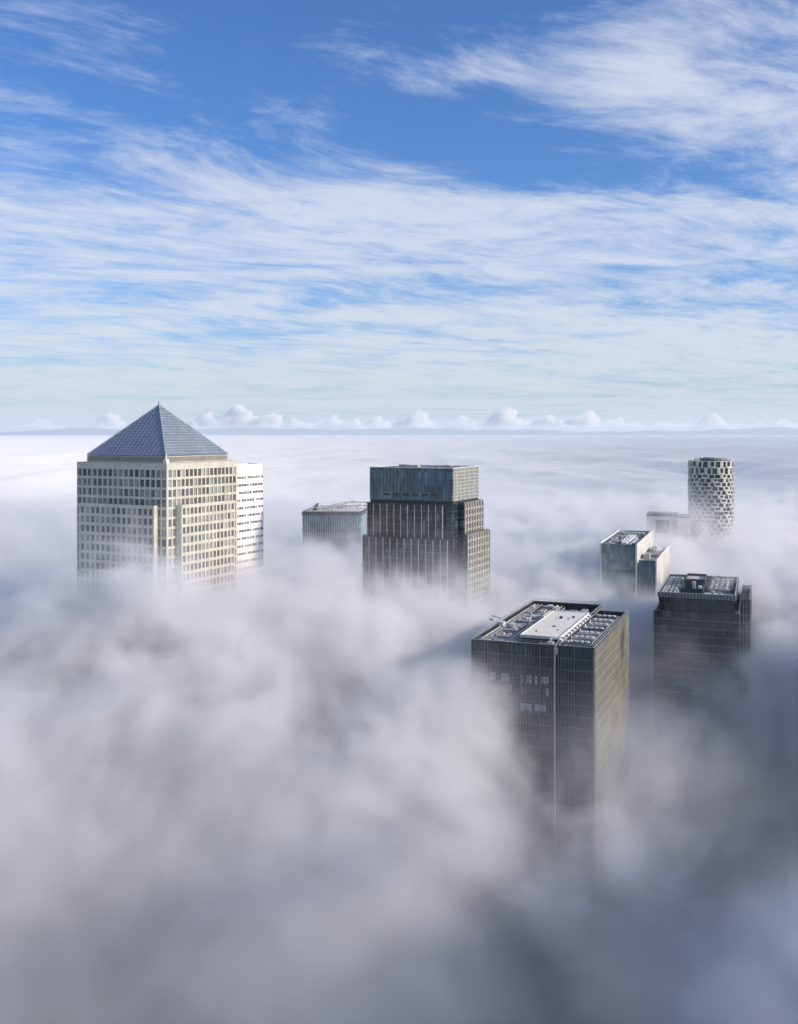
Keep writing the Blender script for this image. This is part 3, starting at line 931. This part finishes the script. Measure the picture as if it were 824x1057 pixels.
# ------------------------------------------------------------------ near fog: a real density grid
def fog_bank(X0, X1, Y0, Y1, Z0, Z1, VX, VZ, fade0, fade1):
    me = bpy.data.meshes.new('fog_bank')
    o = bpy.data.objects.new('fog_bank', me); COL.objects.link(o); o['kind'] = 'stuff'
    # material
    m, q = new_mat('fog_vapour')
    pv = q.n('ShaderNodeVolumePrincipled')
    pv.inputs['Color'].default_value = (.984, .982, .987, 1)
    pv.inputs['Density'].default_value = 1.0
    pv.inputs['Anisotropy'].default_value = .15
    out = q.n('ShaderNodeOutputMaterial'); q.t.links.new(pv.outputs[0], out.inputs['Volume'])
    # geometry nodes
    t = bpy.data.node_groups.new('fog_density', 'GeometryNodeTree')
    t.interface.new_socket('Geometry', in_out='OUTPUT', socket_type='NodeSocketGeometry')
    q = NT(t)
    pos = q.n('GeometryNodeInputPosition').outputs[0]
    x, y, z = q.xyz(pos)
    # height of the fog top
    flat = q.comb(x, y, 0.0)
    n1, _ = q.noise(flat, .0075, 2, .5)
    n2, _ = q.noise(flat, .022, 3, .55)
    top = q.smooth(y, 170, 430, 116, 154, 'LINEAR')
    top = q.sub(top, q.smooth(y, 620, 1000, 0, 10, 'LINEAR'))
    top = q.add(top, q.mul(q.sub(n1, .5), q.smooth(y, 350, 750, 52, 26, 'LINEAR')))
    top = q.add(top, q.mul(q.sub(n2, .5), 20))
    def blob(cx, cy, sx, sy, amp):
        nonlocal top
        dx = q.div(q.sub(x, cx), sx); dy = q.div(q.sub(y, cy), sy)
        e = q.m('EXPONENT', q.mul(q.add(q.mul(dx, dx), q.mul(dy, dy)), -1.0))
        top = q.add(top, q.mul(e, amp))
    for b in FOG_BLOBS: blob(*b)
    # billows
    w1, wc = q.noise(pos, .012, 2, .5)
    wpos = q.v('ADD', pos, q.v('SCALE', q.v('SUBTRACT', wc, (.5, .5, .5)), 42.0))
    b1, _ = q.noise(q.v('MULTIPLY', wpos, (1, 1, 1.25)), .031, 4.6, .71)
    s = q.add(q.sub(top, z), q.mul(q.sub(b1, .5), 84))
    core = q.smooth(s, -4, 30, 0, 1)
    core = q.mul(core, core)
    veil = q.mul(q.smooth(s, -34, 18, 0, 1), q.smooth(b1, .42, .72, 0, 1))
    near = q.smooth(q.add(y, q.mul(q.sub(n1, .5), 200)), 228, 490, .014, 1.0)
    pdx = q.div(q.sub(x, 92), 46); pdy = q.div(q.sub(y, 252), 62)
    near = q.m('MAXIMUM', near, q.mul(q.m('EXPONENT', q.mul(q.add(q.mul(pdx, pdx), q.mul(pdy, pdy)), -1.0)), .16))
    bdx = q.div(q.sub(x, 225), 62); bdy = q.div(q.sub(y, 190), 115)
    near = q.m('MAXIMUM', near, q.m('EXPONENT', q.mul(q.add(q.mul(bdx, bdx), q.mul(bdy, bdy)), -1.0)))  # full density for the added bank that shades the foreground
    hx = q.div(q.sub(x, 48), 34); hy = q.div(q.sub(y, 272), 50)
    near = q.mul(near, q.sub(1.0, q.mul(q.m('EXPONENT', q.mul(q.add(q.mul(hx, hx), q.mul(hy, hy)), -1.0)), .9)))
    core = q.mul(core, near)
    veil = q.mul(veil, q.add(.25, q.mul(near, .75)))
    dens = q.add(q.mul(core, .13), q.mul(veil, .009))
    # thin drifting veils lying against two of the towers
    for (cx, cy, cz, ax, ay, az, am) in FOG_VEILS:
        ex = q.div(q.sub(x, cx), ax); ey = q.div(q.sub(y, cy), ay); ez = q.div(q.sub(z, cz), az)
        e = q.m('EXPONENT', q.mul(q.add(q.add(q.mul(ex, ex), q.mul(ey, ey)), q.mul(ez, ez)), -1.0))
        dens = q.add(dens, q.mul(q.mul(e, q.smooth(b1, .36, .66)), am))
    # torn, smoky inner structure
    b2, _ = q.noise(q.v('MULTIPLY', wpos, (1, 1, 1.2)), .062, 3.8, .68, .35)
    dens = q.mul(dens, q.smooth(b2, .34, .64, .5, 1.45))
    # steam above the faint tower
    sx = q.div(q.sub(x, 203), 8); sy = q.div(q.sub(y, 815), 8); sz = q.div(q.sub(z, 168), 7)
    st = q.m('EXPONENT', q.mul(q.add(q.add(q.mul(sx, sx), q.mul(sy, sy)), q.mul(sz, sz)), -1.0))
    dens = q.add(dens, q.mul(q.mul(st, q.smooth(b1, .3, .55)), .16))
    # thin out towards the far end where the rolling sheet takes over
    dens = q.mul(dens, q.smooth(y, 1180, 1490, 1, 0))
    # the fine and the coarse grid hand over to each other
    dens = q.mul(dens, q.smooth(y, 545, 585, fade0, fade1, 'LINEAR'))
    # nothing thinner than this counts as fog
    dens = q.mul(dens, q.smooth(dens, .0004, .0012))
    vc = q.n('GeometryNodeVolumeCube')
    q.put(vc.inputs['Density'], dens)
    vc.inputs['Background'].default_value = 0
    vc.inputs['Min'].default_value = (X0, Y0, Z0); vc.inputs['Max'].default_value = (X1, Y1, Z1)
    vc.inputs['Resolution X'].default_value = int((X1 - X0) / VX)
    vc.inputs['Resolution Y'].default_value = int((Y1 - Y0) / VX)
    vc.inputs['Resolution Z'].default_value = int((Z1 - Z0) / VZ)
    sm = q.n('GeometryNodeSetMaterial'); sm.inputs['Material'].default_value = m
    go = q.n('NodeGroupOutput')
    t.links.new(vc.outputs[0], sm.inputs['Geometry']); t.links.new(sm.outputs[0], go.inputs[0])
    md = o.modifiers.new('fog_density', 'NODES'); md.node_group = t
    me.materials.append(m)
FOG_VEILS = [(126, 450, 90, 40, 40, 32, .018), (58, 345, 86, 40, 34, 27, .070), (32, 352, 114, 18, 20, 16, .020),
             (75, 350, 112, 20, 18, 16, .025), (205, 782, 157, 42, 18, 20, .032)]
FOG_BLOBS = [
    # cx, cy, sx, sy, amp
    (-88, 410, 90, 42, 39),       # bank rising in front of the pyramid tower
    (10, 470, 60, 34, 5),        # and of the stepped tower
    (54, 306, 40, 74, -62),       # hollow below the nearest tower
    (20, 352, 22, 34, 26),        # lap of fog against its left side
    (119, 415, 44, 92, -124),     # hollow in front of the right tower
    (86, 236, 40, 44, 34),        # plume at lower right
    (215, 190, 58, 105, 58),      # unseen high bank on the right, added to keep the sun off the foreground
    (-40, 675, 55, 40, 7),
    (150, 595, 34, 30, -18),
    (215, 800, 70, 60, 10),
    (190, 765, 40, 30, 6),
]
fog_bank(-280, 340, 70, 592, 20, 206, 1.85, 1.75, 1, 0)
fog_bank(-640, 700, 536, 1500, 40, 206, 4.6, 3.2, 0, 1)

# ------------------------------------------------------------------ far hills and cumulus on the horizon
def ridge():
    v, f = [], []
    N = 300
    for i in range(N + 1):
        a = R(-52) + R(104) * i / N
        h = 430 + 170 * mnoise.fractal(Vector((i * .06, 1.7, 0)), .8, 2, 5)
        for r, z in ((50500, 0), (51000, h * .8), (52000, h), (54000, 0)):
            v.append((r * math.sin(a), r * math.cos(a), z))
    for i in range(N):
        for j in range(3):
            b = i * 4 + j
            f.append((b, b + 4, b + 5, b + 1))
    me = bpy.data.meshes.new('hills'); me.from_pydata(v, [], f)
    return struct('hills', me, plain('hill_slopes', (.06, .10, .13), .95, 0, .3, .0004))
ridge()

def haze_box():
    mb = MB().box(-57000, 57000, -9000, 58500, -1, 520)
    m, q = new_mat('haze_air')
    pv = q.n('ShaderNodeVolumePrincipled')
    pv.inputs['Color'].default_value = (.86, .94, 1, 1)
    pv.inputs['Density'].default_value = HAZE
    pv.inputs['Anisotropy'].default_value = .1
    o = q.n('ShaderNodeOutputMaterial'); q.t.links.new(pv.outputs[0], o.inputs['Volume'])
    b = mb.build('haze', m); b['kind'] = 'stuff'
HAZE = 3.0e-5
haze_box()

def cumulus():
    D = 70000.0
    def px(u, v, d): return ((u - 412) / 1085 * d, d, H - (v - 447) / 1085 * d)
    tb = bmesh.new(); bmesh.ops.create_icosphere(tb, subdivisions=3, radius=1)
    tv = [v.co.copy() for v in tb.verts]; tf = [[v.index for v in f.verts] for f in tb.faces]; tb.free()
    V, Fc = [], []
    def ball(M):
        b = len(V)
        V.extend(M @ c for c in tv)
        Fc.extend(tuple(b + i for i in f) for f in tf)
    rr = random.Random(12)
    def puff(u, vtop, wpx, hpx, n, d):
        hpx *= 1.25
        for k in range(int(n * 2.2)):
            f = rr.gauss(0, .42)
            f = max(-1, min(1, f))
            hh = hpx * max(.12, (1 - abs(f) ** 1.4)) * rr.uniform(.55, 1)
            r = (rr.uniform(.13, .30) * hpx) * (1 - .4 * abs(f))
            c = px(u + f * wpx, 443.5 - hh + r, d + rr.uniform(-900, 900))
            rad = r / 1085 * d
            M = Matrix.Translation(c) @ Matrix.Diagonal((rad * rr.uniform(1, 1.5), rad, rad * rr.uniform(.8, 1), 1))
            ball(M)
        # flat base
        c = px(u, 442.5, d)
        ball(Matrix.Translation(c) @ Matrix.Diagonal((wpx * .95 / 1085 * d, 1500, 3.2 / 1085 * d, 1)))
    for a in ((214, 0, 22, 17, 20, D), (246, 0, 30, 21, 30, D), (280, 0, 24, 15, 18, D), (306, 0, 20, 11, 14, D), (345, 0, 22, 12, 14, D * 1.05), (392, 0, 18, 9, 10, D * 1.05), (432, 0, 22, 17, 18, D), (478, 0, 18, 14, 14, D * 1.02),
              (522, 0, 28, 19, 24, D), (566, 0, 20, 13, 14, D), (604, 0, 26, 16, 22, D), (650, 0, 20, 6, 8, D * 1.05), (735, 0, 26, 14, 20, D), (702, 0, 16, 7, 8, D * 1.05), (805, 0, 26, 9, 14, D),
              (112, 0, 20, 15, 14, D * 1.03), (40, 0, 26, 9, 12, D * 1.03)):
        puff(*a)
    u = 170
    while u < 840:
        w_ = rr.uniform(6, 22)
        puff(u, 0, w_, rr.uniform(5, 10) * (1.25 if 380 < u < 640 else 1), int(w_ * .5) + 3, D * rr.uniform(.98, 1.08))
        u += w_ * rr.uniform(.6, 1.7)
    for i, co in enumerate(V):
        g = mnoise.fractal(co / 900.0, .8, 2.0, 3)
        k = mnoise.fractal(co / 260.0, .75, 2.1, 4)
        V[i] = co + Vector((g, g * .4, g * .8)) * 260 + Vector((k, k * .4, k * .8)) * 230
    me = bpy.data.meshes.new('clouds'); me.from_pydata([tuple(c) for c in V], [], Fc)
    for p in me.polygons: p.use_smooth = True
    m, q = new_mat('cumulus')
    pv = q.n('ShaderNodeVolumePrincipled')
    pv.inputs['Color'].default_value = (.995, .995, .995, 1)
    pv.inputs['Density'].default_value = .0035
    o = q.n('ShaderNodeOutputMaterial'); q.t.links.new(pv.outputs[0], o.inputs['Volume'])
    ob = struct('clouds', me, m, 'stuff')
    rm = ob.modifiers.new('union', 'REMESH'); rm.mode = 'VOXEL'; rm.voxel_size = 90
cumulus()

# ------------------------------------------------------------------ sun and sky
SUN_EL = R(21.0)
SUN_AZ = R(105.0)            # clockwise from +Y (the view direction): to the right, a little behind the camera
sd = Vector((math.sin(SUN_AZ) * math.cos(SUN_EL), math.cos(SUN_AZ) * math.cos(SUN_EL), math.sin(SUN_EL)))
sl = bpy.data.lights.new('sun', 'SUN'); so = bpy.data.objects.new('sun', sl); COL.objects.link(so)
sl.energy = 4.6; sl.angle = R(5.0); sl.color = (1.0, .88, .72)
so.rotation_euler = sd.to_track_quat('Z', 'Y').to_euler()

def world():
    w = bpy.data.worlds.new('World'); sc.world = w; w.use_nodes = True
    w.node_tree.nodes.clear()
    q = NT(w.node_tree)
    sky = q.n('ShaderNodeTexSky', sky_type='NISHITA')
    sky.sun_disc = False
    sky.sun_elevation = SUN_EL; sky.sun_rotation = SUN_AZ
    sky.altitude = 200; sky.air_density = 1.0; sky.dust_density = .6; sky.ozone_density = 2.5
    d = q.n('ShaderNodeTexCoord').outputs['Generated']
    x, y, z = q.xyz(d)
    zz = q.m('MAXIMUM', z, 0.0)
    k = q.add(zz, .055)
    px, py = q.div(x, k), q.div(y, k)
    p = q.comb(px, py, 0.0)
    # warp
    _, wc = q.noise(p, .6, 2, .45)
    pw = q.v('ADD', p, q.v('SCALE', q.v('SUBTRACT', wc, (.5, .5, .5)), .95))
    # cirrus: long combed streaks, turned a little
    rot = q.n('ShaderNodeVectorRotate', rotation_type='Z_AXIS'); q.put(rot.inputs['Vector'], pw); rot.inputs['Angle'].default_value = R(-38)
    st = q.v('MULTIPLY', rot.outputs[0], (.85, 1.3, 1))
    c1, _ = q.noise(q.v('ADD', st, (3.7, 1.2, 0)), 1.6, 10, .66, .25)
    c2, _ = q.noise(q.v('MULTIPLY', pw, (.35, .8, 1)), .5, 4, .5)
    cov = q.smooth(z, .05, .36, .40, .05, 'LINEAR')
    c3, _ = q.noise(q.v('MULTIPLY', rot.outputs[0], (.9, 2.1, 1)), 3.6, 8, .70, .25)
    c = q.add(q.add(q.add(q.mul(q.sub(c1, .5), 1.25), q.mul(q.sub(c3, .5), .64)), q.mul(q.sub(c2, .5), 1.0)), cov)
    # where the photograph has its thick veil (upper right) and its clear gaps
    def bias(ax, ay, sx, sy, amp):
        nonlocal c
        dx = q.div(q.sub(px, ax), sx); dy = q.div(q.sub(py, ay), sy)
        e = q.m('EXPONENT', q.mul(q.add(q.mul(dx, dx), q.mul(dy, dy)), -1.0))
        c = q.add(c, q.mul(e, amp))
    for b in SKY_BIAS: bias(*b)
    f = q.smooth(c, -.06, .5)
    f = q.mul(f, .88)
    skyc = q.mix(1.0, sky.outputs[0], SKY_TINT, 'MULTIPLY')
    lo = q.smooth(z, .0, .2)
    white = q.mix(lo, (5.8, 6.2, 6.6, 1), (5.5, 6.0, 7.0, 1))
    col = q.mix(f, skyc, white)
    # milky air low over the horizon
    hz = q.smooth(z, .0, .10, .55, 0)
    col = q.mix(hz, col, (4.5, 5.3, 6.0, 1))
    bg = q.n('ShaderNodeBackground'); q.put(bg.inputs[0], col); bg.inputs[1].default_value = .115
    o = q.n('ShaderNodeOutputWorld'); q.t.links.new(bg.outputs[0], o.inputs[0])
    w.cycles.sampling_method = 'MANUAL'; w.cycles.sample_map_resolution = 512
SKY_TINT = (.52, .84, 1.32, 1)
SKY_BIAS = [(.66, 2.45, .40, .30, .26), (.62, 3.35, .42, .28, -.33), (.24, 2.95, .36, .26, -.22), (-.45, 2.4, .42, .42, -.17), (-.75, 3.0, .3, .3, -.1), (.15, 2.15, .3, .2, -.2), (.14, 2.5, .13, .12, .24), (-.3, 3.8, .8, .5, .12)]
world()

# ------------------------------------------------------------------ render settings
c = sc.cycles
c.volume_bounces = 5
c.max_bounces = 8
c.diffuse_bounces = 3
c.glossy_bounces = 3
c.transmission_bounces = 2
c.transparent_max_bounces = 8
c.volume_step_rate = 1.8
c.volume_max_steps = 512
c.use_adaptive_sampling = True
c.adaptive_threshold = .02
c.use_denoising = True
c.denoiser = 'OPENIMAGEDENOISE'
c.sample_clamp_indirect = 6
c.caustics_reflective = False
c.caustics_refractive = False
sc.view_settings.view_transform = 'Standard'
sc.view_settings.look = 'None'
sc.view_settings.exposure = 0.12
sc.view_settings.gamma = 1
sc.view_settings.use_curve_mapping = False
